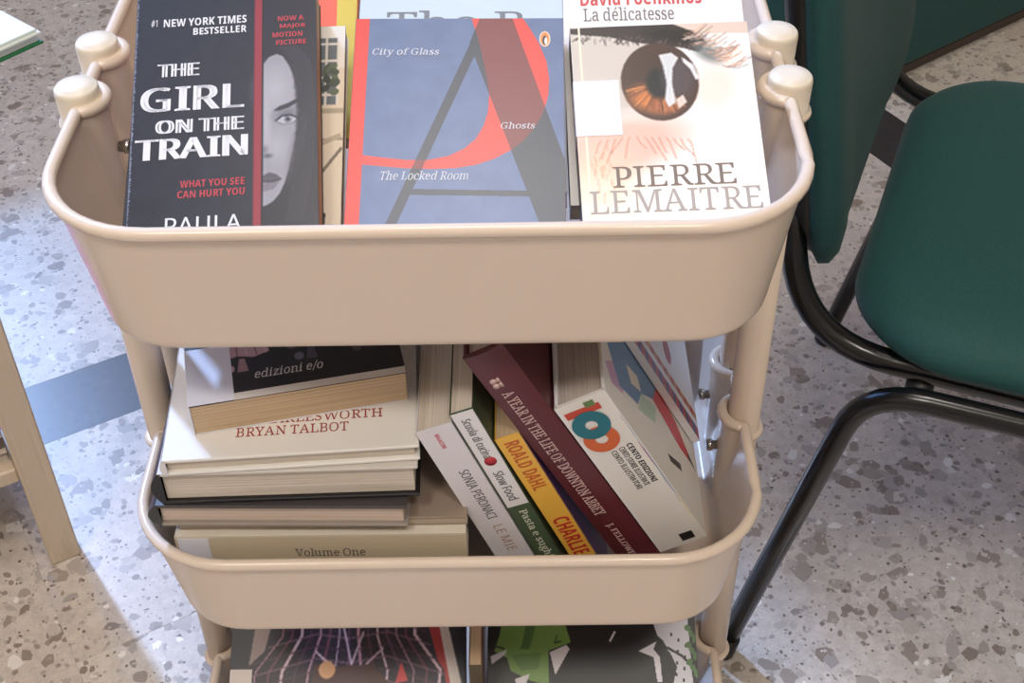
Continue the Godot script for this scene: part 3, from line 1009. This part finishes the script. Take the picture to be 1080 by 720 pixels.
	for q in [["City of Glass", 0.0319, 0.1426, 0.0409, 0.0064], ["Ghosts", 0.1010, 0.0900, 0.0204, 0.0046], ["The Locked Room", 0.0460, 0.0557, 0.0526, 0.0060]]:
		on_cover(b, "title_lettering", q[0], "serif", pale, 0.021, q[1], q[2] - 0.008, q[3], q[4], 0.2)
	# the eye book
	b = book("paperback_book", "pale paperback with a huge brown eye and a white spine sticker", tilted(0.0904, -0.012, 0.0, 1.6, 0.021), 0.110, 0.1447, 0.021, {"cover": printed(cover_eye().get_region(Rect2i(0, 19, 330, 434)), 0.32), "back": plain(rgb8(44, 40, 58), 0.4), "spine": plain(rgb8(48, 40, 56), 0.4), "pages": M.pages_tan})
	on_cover(b, "author_lettering", "PIERRE", "serif", plain(rgb8(126, 112, 104), 0.5), 0.021, 0.0557, 0.0373, 0.0723, 0.0140)
	on_cover(b, "author_lettering", "LEMAITRE", "serif", plain(rgb8(172, 162, 156), 0.5), 0.021, 0.0554, 0.0208, 0.1006, 0.0150)
	var label := plain(rgb8(232, 230, 238), 0.5)
	var st := mb()
	rbox(st, Vector3(-0.0003, 0.0211, -0.105), Vector3(0.0275, 0.0213, -0.066), 0.00005)
	rbox(st, Vector3(-0.0003, 0.006, -0.105), Vector3(-0.0001, 0.0213, -0.066), 0.00005)
	part(b, "spine_sticker", done(st), label)

# ------------------------------------------------------------------ books of the middle tray
func spine_front(x: float, y: float, z: float, yaw := 0.0) -> Transform3D:
	# lies flat with its spine to the front; x, z the left end of the spine's lower edge
	return Transform3D(Basis(Vector3.UP, deg_to_rad(yaw)) * Basis(Vector3(0, 0, -1), Vector3(0, 1, 0), Vector3(1, 0, 0)), Vector3(x, y, z))

func leaning(xl: float, lean: float, top_y: float, z: float, length: float, thick: float, wide: float, called: String, label: String, o: Dictionary) -> Node3D:
	var a := deg_to_rad(lean)
	var Xd := Vector3(0, 0, -1)
	var Yd := Vector3(cos(a), sin(a), 0)
	var Zd := Vector3(sin(a), -cos(a), 0)
	var top := Vector3(xl + (0.42 - top_y) * tan(a), top_y, z)
	return book(called, label, Transform3D(Basis(Xd, Yd, Zd), top + Zd * length), wide, length, thick, o)

func build_middle_books() -> void:
	var grey_ink := plain(rgb8(96, 92, 92), 0.5)
	var cream := plain(rgb8(214, 206, 190), 0.5)
	var black := plain(rgb8(26, 25, 28), 0.4)
	# the flat pile, from the bottom
	var b := book("hardcover_book", "thick cream hardcover at the very bottom of the flat pile", flat_at(Vector3(-0.176, 0.3668, 0.135), 0), 0.185, 0.25, 0.0640, {"cover": cream, "hard": true})
	b = spine_book("hardcover_book", "thick cream volume with its lettered spine turned to the front", Vector3(-0.194, 0.4312, 0.152), 0.0, 0.207, 0.19, 0.036, {"cover": cream, "spine": plain(rgb8(206, 192, 168), 0.6), "hard": true})
	on_spine(b, "volume_lettering", "Volume One", "serif", grey_ink, 0.207, 0.109, 0.0175, 0.050, 0.0085)
	var sticker := plain(rgb8(226, 226, 236), 0.5)
	part(b, "spine_sticker", box_mesh(Vector3(-0.0004, 0.003, -0.205), Vector3(-0.0001, 0.034, -0.183), 0.00005), sticker)
	b = spine_book("hardcover_book", "thin taupe hardcover lying on the lettered cream volume", Vector3(-0.190, 0.4676, 0.146), 0.5, 0.204, 0.18, 0.0085, {"cover": plain(rgb8(150, 132, 118), 0.55), "spine": plain(rgb8(176, 162, 144), 0.6), "hard": true})
	b = book("hardcover_book", "cream-paged book with a dark spine and a ribbed grey fore-edge jacket in the pile", flat_at(Vector3(-0.203, 0.4764, 0.150), -1.2), 0.176, 0.235, 0.0212, {"cover": plain(rgb8(60, 56, 58), 0.4), "spine": plain(rgb8(54, 56, 54), 0.4), "back": plain(rgb8(150, 140, 132), 0.5), "hard": true, "bulge": 0.006, "pages": M.pages_pink})
	b = book("hardcover_book", "cream-paged book with black covers and a rounded black spine in the pile", flat_at(Vector3(-0.196, 0.4980, 0.149), 1.5), 0.178, 0.24, 0.030, {"cover": plain(rgb8(206, 200, 192), 0.4), "back": black, "spine": black, "hard": true, "bulge": 0.006, "pages": M.pages})
	b = book("hardcover_book", "large white hardcover with red lettering below the black-covered paperback", flat_at(Vector3(-0.1895, 0.5285, 0.151), 4.0), 0.1735, 0.25, 0.0145, {"cover": plain(rgb8(232, 228, 222), 0.35), "spine": plain(rgb8(226, 224, 226), 0.4), "hard": true, "bulge": 0.002, "pages": M.pages})
	var dark_red := plain(rgb8(150, 52, 44), 0.5)
	on_cover(b, "author_lettering", "BRYAN TALBOT", "serif", dark_red, 0.0145, 0.0870, 0.0230, 0.077, 0.0085)
	on_cover(b, "author_lettering", "CHARLESWORTH", "serif", dark_red, 0.0145, 0.1040, 0.0345, 0.090, 0.0085)
	b = book("paperback_book", "black-covered paperback with tiny dressed figures on top of the flat pile", flat_at(Vector3(-0.1705, 0.5433, 0.127), 12.4), 0.1485, 0.20, 0.0265, {"cover": printed(cover_stage(), 0.4), "back": plain(rgb8(226, 224, 226), 0.4), "spine": plain(rgb8(220, 220, 230), 0.4), "pages": M.pages_tan})
	on_cover(b, "publisher_lettering", "edizioni e/o", "serif", plain(rgb8(206, 200, 196), 0.5), 0.0265, 0.070, 0.0225, 0.047, 0.0100, 0.2)
	part(b, "cover_label", box_mesh(Vector3(-0.0003, 0.0266, -0.058), Vector3(0.031, 0.0268, -0.0005), 0.00005), sticker)
	part(b, "cover_border", box_mesh(Vector3(0.031, 0.0266, -0.007), Vector3(0.1483, 0.0267, -0.0002), 0.00004), plain(rgb8(222, 214, 204), 0.5))
	# leaning row, spines to the front
	var z := 0.135
	var snow := plain(rgb8(228, 226, 230), 0.4)
	b = leaning(0.0330, 21.5, 0.551, z, 0.184, 0.0265, 0.17, "paperback_book", "white cookbook with thin grey spine lettering, leaning on the flat pile", {"cover": snow, "spine": plain(rgb8(220, 216, 222), 0.4), "pages": M.pages})
	on_spine(b, "author_lettering", "SONIA PERONACI", "sans", grey_ink, 0.184, 0.0730, 0.0150, 0.054, 0.0072)
	on_spine(b, "title_lettering", "LE MIE", "sans", plain(rgb8(176, 150, 140), 0.5), 0.184, 0.1230, 0.0150, 0.030, 0.0072)
	on_spine(b, "title_lettering", "MAGAZZINI", "sans", plain(rgb8(206, 96, 120), 0.5), 0.184, 0.0140, 0.0125, 0.0145, 0.0030)
	b = leaning(0.0636, 21.6, 0.568, z, 0.195, 0.0170, 0.165, "paperback_book", "slim white and green cookbook with a red dot on its leaning spine", {"cover": plain(rgb8(70, 84, 62), 0.4), "spine": plain(rgb8(74, 92, 70), 0.45), "pages": M.pages})
	part(b, "white_spine_panel", box_mesh(Vector3(-0.0005, 0.0006, -0.194), Vector3(-0.0001, 0.0166, -0.094), 0.00005), snow)
	on_spine(b, "title_lettering", "Scuola di cucina", "sans", grey_ink, 0.195, 0.0280, 0.0085, 0.040, 0.0068, 0.0006)
	on_spine(b, "title_lettering", "Slow Food", "sans", grey_ink, 0.195, 0.0785, 0.0085, 0.031, 0.0074, 0.0006)
	on_spine(b, "title_lettering", "Pasta e sughi", "serif", plain(rgb8(206, 208, 192), 0.5), 0.195, 0.1350, 0.0085, 0.056, 0.0080)
	part(b, "red_dot", lathe([Vector2(0.0044, 0), Vector2(0.0044, 0.0003)], 18), plain(rgb8(186, 52, 66), 0.5), Transform3D(Basis(Vector3(0, 0, 1), PI / 2), Vector3(-0.0005, 0.0082, -0.195 + 0.0515)))
	b = leaning(0.0880, 23.4, 0.543, z, 0.165, 0.0185, 0.13, "paperback_book", "yellow children's paperback with red spine lettering and a purple edge", {"cover": plain(rgb8(84, 40, 92), 0.4), "back": plain(rgb8(226, 176, 72), 0.4), "spine": plain(rgb8(228, 178, 72), 0.4), "pages": M.pages_tan})
	on_spine(b, "author_lettering", "ROALD DAHL", "sans_bold", plain(rgb8(190, 92, 40), 0.5), 0.165, 0.0320, 0.0095, 0.052, 0.0105)
	on_spine(b, "title_lettering", "CHARLIE", "sans_bold", plain(rgb8(188, 48, 40), 0.5), 0.165, 0.1130, 0.0095, 0.044, 0.0120)
	b = leaning(0.1221, 28.2, 0.618, z, 0.242, 0.0285, 0.20, "hardcover_book", "thick maroon hardcover with pale lettering along its leaning spine", {"cover": plain(rgb8(84, 30, 40), 0.35), "spine": plain(rgb8(88, 32, 42), 0.35), "hard": true, "bulge": 0.003, "pages": M.pages_grey})
	var silver := plain(rgb8(206, 176, 172), 0.4)
	on_spine(b, "title_lettering", "A YEAR IN THE LIFE OF DOWNTON ABBEY", "serif", silver, 0.242, 0.1060, 0.0120, 0.138, 0.0080, 0.0031)
	on_spine(b, "author_lettering", "J. FELLOWES", "serif", silver, 0.242, 0.2080, 0.0120, 0.042, 0.0060, 0.0031)
	for q in [[-0.0022, 0.0022], [0.0022, 0.0022], [-0.0022, -0.0022], [0.0022, -0.0022]]:
		part(b, "clover_mark", lathe([Vector2(0.0024, 0), Vector2(0.0024, 0.0003)], 12), silver, Transform3D(Basis(Vector3(0, 0, 1), PI / 2), Vector3(-0.0026, 0.0105 + q[0], -0.242 + 0.0275 + q[1])))
	b = leaning(0.1560, 28.2, 0.571, z, 0.168, 0.0375, 0.19, "hardcover_book", "thick white illustrated hardcover with a teal and orange ringed numeral on its spine", {"cover": printed(cover_drawing(), 0.35), "back": snow, "spine": plain(rgb8(222, 218, 214), 0.4), "hard": true, "pages": M.pages_grey})
	var L := 0.168
	var face := Basis(Vector3(0, 0, 1), PI / 2)
	part(b, "numeral_bar", box_mesh(Vector3(-0.0004, 0.0035, -L + 0.0075), Vector3(-0.0001, 0.0290, -L + 0.0135), 0.00005), plain(rgb8(188, 66, 46), 0.5))
	part(b, "numeral_flag", box_mesh(Vector3(-0.0006, 0.0195, -L + 0.0035), Vector3(-0.0001, 0.0265, -L + 0.0085), 0.00005), plain(rgb8(96, 124, 76), 0.5))
	part(b, "numeral_ring", ring_mesh(0.0044, 0.0125), plain(rgb8(204, 98, 52), 0.5), Transform3D(face, Vector3(-0.0003, 0.0155, -L + 0.0400)))
	part(b, "numeral_ring", ring_mesh(0.0044, 0.0132), plain(rgb8(26, 108, 124), 0.5), Transform3D(face, Vector3(-0.0006, 0.0155, -L + 0.0245)))
	var k := 0
	for q in ["CENTO EDIZIONI", "CENTO STORIE ILLUSTRATE", "CENTO ILLUSTRATORI"]:
		on_spine(b, "small_lettering", q, "sans_bold" if k == 0 else "sans", black, L, 0.0745 + k * 0.001, 0.0295 - k * 0.0062, 0.043, 0.0042)
		k += 1
	part(b, "publisher_mark", box_mesh(Vector3(-0.0004, 0.020, -0.0120), Vector3(-0.0001, 0.030, -0.0040), 0.00005), black)
	b = leaning(0.1994, 28.2, 0.606, 0.045, 0.183, 0.006, 0.13, "paperback_book", "thin white magazine with red and blue stripes leaning on the illustrated hardcover", {"cover": printed(cover_stripes(), 0.35), "spine": snow, "back": snow})

func ring_mesh(r0: float, r1: float) -> ArrayMesh:
	var st := mb()
	var n := 32
	for k in n:
		var a := -TAU * k / n
		var c := -TAU * (k + 1) / n
		var p := Vector3(cos(a), 0, sin(a))
		var q := Vector3(cos(c), 0, sin(c))
		var up := Vector3(0, 0.0003, 0)
		quad(st, p * r1 + up, q * r1 + up, q * r0 + up, p * r0 + up)
		quad(st, p * r1, q * r1, q * r1 + up, p * r1 + up)
		quad(st, q * r0, p * r0, p * r0 + up, q * r0 + up)
	return done(st)

func spine_book(called: String, label: String, left: Vector3, yaw: float, length: float, wide: float, thick: float, o: Dictionary) -> Node3D:
	# lies flat, spine to the front, head at the left
	var Bs := Basis(Vector3.UP, deg_to_rad(yaw)) * Basis(Vector3(0, 0, -1), Vector3(0, 1, 0), Vector3(1, 0, 0))
	return book(called, label, Transform3D(Bs, left + Bs.z * length), wide, length, thick, o)

# ------------------------------------------------------------------ books of the bottom tray
func low_tilted(x: float, z: float, y: float, turn: float, tilt: float, t: float) -> Transform3D:
	var a := deg_to_rad(tilt)
	var up := Vector3(0, sin(a), -cos(a))
	var n := Vector3(0, cos(a), sin(a))
	var q := deg_to_rad(turn)
	var ex := Vector3.RIGHT * cos(q) + up * sin(q)
	var ey := up * cos(q) - Vector3.RIGHT * sin(q)
	return Transform3D(Basis(ex, n, -ey), Vector3(x, y, z) - n * t)

func build_bottom_books() -> void:
	var plaid := printed(cover_plaid(), 0.4)
	var b := book("paperback_book", "dark blue book with a figure in a checked shirt, in the bottom tray", low_tilted(-0.2085, 0.1233, 0.1636, 0, 27, 0.02), 0.2095, 0.185, 0.02, {"cover": plaid, "back": plain(rgb8(36, 38, 50), 0.4), "pages": M.pages})
	part(b, "spine_sticker", box_mesh(Vector3(0.0005, 0.0201, -0.060), Vector3(0.020, 0.0203, -0.030), 0.00005), plain(rgb8(216, 206, 200), 0.5))
	b = book("paperback_book", "tan-edged upright paperback squeezed between the two covers in the bottom tray", Transform3D(Basis(Vector3(0, 0, -1), Vector3(1, 0, 0), Vector3(0, -1, 0)), Vector3(0.0065, 0.0795, 0.110)), 0.13, 0.17, 0.011, {"cover": plain(rgb8(120, 88, 74), 0.5), "spine": plain(rgb8(96, 88, 70), 0.5), "pages": M.pages_tan})
	book("paperback_book", "black comic with a green leafy creature and white scraps, in the bottom tray", low_tilted(0.0205, 0.1233, 0.1636, 0, 27, 0.02), 0.186, 0.185, 0.02, {"cover": printed(cover_comic(), 0.35), "back": plain(rgb8(24, 24, 28), 0.4), "pages": M.pages})

# ------------------------------------------------------------------ chair and bench
func rr_ring(w: float, d: float, r: float, p: Callable, n := 15) -> Array:
	# rounded rectangle in (a, b), counter-clockwise from above for a = x, b = z (b grows away)
	var out := []
	for q in 4:
		var cx: float = [w - r, -(w - r), -(w - r), w - r][q]
		var cb: float = [d - r, d - r, -(d - r), -(d - r)][q]
		for k in n:
			var t := PI / 2 * (q + float(k) / (n - 1))
			out.append(p.call(cx + cos(t) * r, cb + sin(t) * r))
	return out

func build_chair() -> void:
	var c := thing("upholstered_chair", "green upholstered chair with a black tubular steel frame beside the trolley", "chair", Transform3D(Basis(Vector3.UP, deg_to_rad(-21.7)), Vector3(0.6345, 0, -0.2185)))
	# seat cushion
	var st := mb()
	var rings := []
	for q in [[0.020, 0.418], [0.006, 0.422], [0.0, 0.432], [0.002, 0.444], [0.010, 0.454], [0.024, 0.461], [0.048, 0.4655], [0.085, 0.467], [0.13, 0.4665]]:
		rings.append(rr_ring(0.225 - q[0], 0.236 - q[0], 0.105 - q[0] * 0.5, func(a, b): return Vector3(a - 0.016, q[1] - 0.05 * maxf(0.0, absf(b) - 0.16) - 0.05 * maxf(0.0, absf(a) - 0.16), -b + 0.007)))
	loft(st, rings)
	fan(st, rings[-1], true)
	fan(st, rings[0], false)
	part(c, "seat_cushion", done(st), M.fabric)
	st = mb()
	rings = []
	for q in [[0.05, 0.400], [0.030, 0.404], [0.020, 0.417]]:
		rings.append(rr_ring(0.222 - q[0], 0.229 - q[0], 0.09, func(a, b): return Vector3(a, q[1], -b)))
	loft(st, rings)
	fan(st, rings[0], false)
	fan(st, rings[-1], true)
	part(c, "seat_shell", done(st), M.black)
	# backrest: in its own plane a = across, b = up; bent round the sitter and leaning back
	var place := func(a: float, b: float, depth: float) -> Vector3:
		var y := 0.638 + b
		var x := -0.296 - 0.15 * (y - 0.50) + depth + 0.55 * a * a
		return Vector3(x, y, -a)
	st = mb()
	rings = []
	for q in [[0.012, -0.008], [0.0, 0.0], [0.002, 0.010], [0.012, 0.019], [0.03, 0.025], [0.07, 0.029], [0.12, 0.030]]:
		rings.append(rr_ring(0.215 - q[0], 0.193 - q[0], 0.092 - q[0] * 0.6, func(a, b): return place.call(a, b, q[1])))
	loft_any(st, rings)
	part(c, "backrest_cushion", done(st), M.fabric)
	st = mb()
	rings = []
	for q in [[0.03, -0.022], [0.012, -0.018], [0.008, -0.006]]:
		rings.append(rr_ring(0.215 - q[0], 0.193 - q[0], 0.092 - q[0] * 0.6, func(a, b): return place.call(a, b, q[1])))
	loft_any(st, rings)
	part(c, "backrest_shell", done(st), M.black)
	# frame
	for s in [1, -1]:
		var leg := [Vector3(-0.295, 0.004, 0.266 * s), Vector3(-0.208, 0.408, 0.260 * s), Vector3(0.20, 0.408, 0.260 * s), Vector3(0.275, 0.004, 0.266 * s)]
		part(c, "leg_frame", tube_mesh(bend(leg, 0.055), 0.0108, 14), M.black_steel)
		var arm := [Vector3(0.02, 0.406, 0.222 * s), Vector3(-0.274, 0.406, 0.216 * s), Vector3(-0.322, 0.62, 0.172 * s)]
		part(c, "back_support", tube_mesh(bend(arm, 0.085, 10), 0.0115, 14), M.black_steel)
		for x in [-0.295, 0.275]:
			part(c, "foot_cap", lathe([Vector2(0.0125, 0), Vector2(0.0138, 0.003), Vector2(0.0128, 0.028), Vector2(0.011, 0.031)], 16), M.black, Transform3D(Basis(Vector3(0, 0, 1), -0.21 if x < 0 else 0.18), Vector3(x, 0.0005, 0.266 * s)))
		part(c, "stack_stop", lathe([Vector2(0.010, 0), Vector2(0.012, 0.003), Vector2(0.012, 0.02)], 14), M.black, Transform3D(Basis.IDENTITY, Vector3(-0.165, 0.378, 0.222 * s)))
	for x in [-0.12, 0.13]:
		part(c, "cross_bar", tube_mesh([Vector3(x, 0.395, -0.215), Vector3(x, 0.395, 0.215)], 0.009, 10), M.black_steel)

func loft_any(st: SurfaceTool, rings: Array) -> void:
	loft(st, rings)
	fan(st, rings[0], false)
	fan(st, rings[-1], true)

func build_bench() -> void:
	var dir := Vector3(0.21, 0, -0.155).normalized()
	var nrm := Vector3(-dir.z, 0, dir.x)
	var B := Basis(dir, Vector3.UP, nrm)
	var b := thing("upholstered_bench", "low dark green upholstered bench on a brown plinth behind the chair", "bench", Transform3D(B, Vector3(0.73, 0, -1.25)))
	part(b, "plinth", box_mesh(Vector3(-0.06, 0, -0.44), Vector3(1.0, 0.022, -0.012), 0.003), plain(rgb8(70, 56, 48), 0.5))
	var st := mb()
	rbox(st, Vector3(-0.1, 0.022, -0.47), Vector3(1.03, 0.26, 0.0), 0.012)
	part(b, "upholstered_body", done(st), M.fabric)
	st = mb()
	rbox(st, Vector3(-0.105, 0.262, -0.475), Vector3(1.035, 0.36, 0.008), 0.022)
	part(b, "seat_cushion", done(st), M.fabric)

# ------------------------------------------------------------------ the shelf unit at the left
func build_shelf() -> void:
	# local x runs along U, z along V; the origin is the foot of the front right post
	var s := thing("book_display_shelf", "beige wooden display shelf with square posts beside the trolley", "shelf", Transform3D(Basis(U, Vector3.UP, V), Vector3(-0.468, 0, -0.232)))
	for x in [[-0.006, 0.0], [-0.92, 0.0], [-0.05, -0.30], [-0.92, -0.30]]:
		for z in [x[1]]:
			part(s, "post", box_mesh(Vector3(x[0] - 0.017, 0, z - 0.015), Vector3(x[0] + 0.017, 0.56, z + 0.015), 0.002), M.wood)
	part(s, "shelf_board", box_mesh(Vector3(-0.92, 0.132, -0.30), Vector3(-0.023, 0.152, 0.006), 0.002), M.wood)
	part(s, "table_top", box_mesh(Vector3(-0.98, 0.56, -0.36), Vector3(0.011, 0.582, 0.015), 0.003), M.wood)
	var T := s.transform
	# magazines lying on the lower board, close to the post
	var looks := [["bottom white magazine of the low pile on the display shelf", rgb8(206, 200, 196), 0.014], ["dark magazine in the middle of the low pile on the display shelf", rgb8(96, 86, 84), 0.010], ["pale magazine under the pink one on the display shelf", rgb8(222, 220, 226), 0.016], ["bright pink magazine on top of the low pile on the display shelf", rgb8(206, 66, 150), 0.008]]
	var y := 0.1523
	for k in looks.size():
		var q = looks[k]
		var b := book("magazine", q[0], T * flat_at(Vector3(-0.226 + k * 0.001, y, -0.006 - k * 0.004), [1.0, -1.5, 2.0, -1.0][k]), 0.20, 0.26, q[2], {"cover": plain(q[1], 0.4), "pages": M.pages})
		y += q[2] + 0.0004
	# the white picture book that juts out over the top's edge
	var img := canvas(300, 210, rgb8(232, 244, 240))
	for k in 5:
		poly(img, blob(253 + cos(k * TAU / 5) * 6, 196 + sin(k * TAU / 5) * 6, 6, 5, 12, k), rgb8(226, 120, 140))
	poly(img, blob(253, 196, 4, 4, 12), rgb8(206, 76, 100))
	var cov := printed(img, 0.35)
	var a := Vector3(-0.417, 0.5826, -0.312)
	var corner := Vector3(-0.385, 0.5826, -0.349)
	var ex := (corner - a).normalized()
	var ez := Vector3(-ex.z, 0, ex.x)
	var pb := book("picture_book", "white picture book with a green cover edge jutting over the shelf top", Transform3D(Basis(ex, Vector3.UP, ez), corner - ex * 0.30), 0.30, 0.21, 0.012, {"cover": plain(rgb8(228, 234, 230), 0.4), "back": plain(rgb8(30, 112, 66), 0.4), "hard": true, "pages": plain(rgb8(224, 226, 222), 0.7)})
	part(pb, "open_page", box_mesh(Vector3(0.004, 0.0121, -0.207), Vector3(0.2975, 0.0150, -0.003), 0.0006), cov)

# ------------------------------------------------------------------
func make_materials() -> void:
	M.cart = plain(rgb8(225, 207, 190), 0.22)
	M.cap = plain(rgb8(230, 218, 200), 0.35)
	M.steel = plain(rgb8(190, 188, 184), 0.25, 1.0)
	M.black = plain(rgb8(22, 22, 24), 0.45)
	M.black_steel = plain(rgb8(14, 15, 18), 0.22)
	M.paper = plain(rgb8(224, 220, 214), 0.5)
	M.pages = printed(pages_image(4), 0.8, rgb8(226, 214, 198))
	M.pages_tan = printed(pages_image(14), 0.8, rgb8(214, 186, 152))
	M.pages_pink = printed(pages_image(24), 0.8, rgb8(222, 202, 186))
	M.pages_grey = printed(pages_image(34), 0.8, rgb8(196, 184, 176))
	var img := canvas(128, 128, rgb8(24, 74, 66))
	var r := RandomNumberGenerator.new()
	r.seed = 2
	for y in range(0, 128, 2):
		for x in range(0, 128, 2):
			var k := r.randf_range(-0.022, 0.022) + (0.012 if (x + y) % 4 == 0 else -0.01)
			img.fill_rect(Rect2i(x, y, 2, 2), Color(0.075 + k, 0.28 + k, 0.275 + k))
	M.fabric = printed(img, 0.75)
	M.fabric.uv1_triplanar = true
	M.fabric.uv1_scale = Vector3(14, 14, 14)
	M.fabric.rim_enabled = true
	M.fabric.rim = 0.08
	M.fabric.rim_tint = 0.6
	img = canvas(128, 256, rgb8(204, 186, 164))
	for k in 300:
		var q := r.randf_range(-0.03, 0.03)
		img.fill_rect(Rect2i(r.randi_range(0, 127), r.randi_range(-60, 255), 1, r.randi_range(30, 140)), Color(0.80 + q, 0.73 + q, 0.645 + q))
	M.wood = printed(img, 0.55)
	M.wood.uv1_triplanar = true
	M.wood.uv1_scale = Vector3(3, 3, 3)

func _ready() -> void:
	rng.seed = 20
	setup_view()
	make_materials()
	build_room()
	build_trolley()
	build_chair()
	build_bench()
	build_shelf()
	build_top_books()
	build_middle_books()
	build_bottom_books()
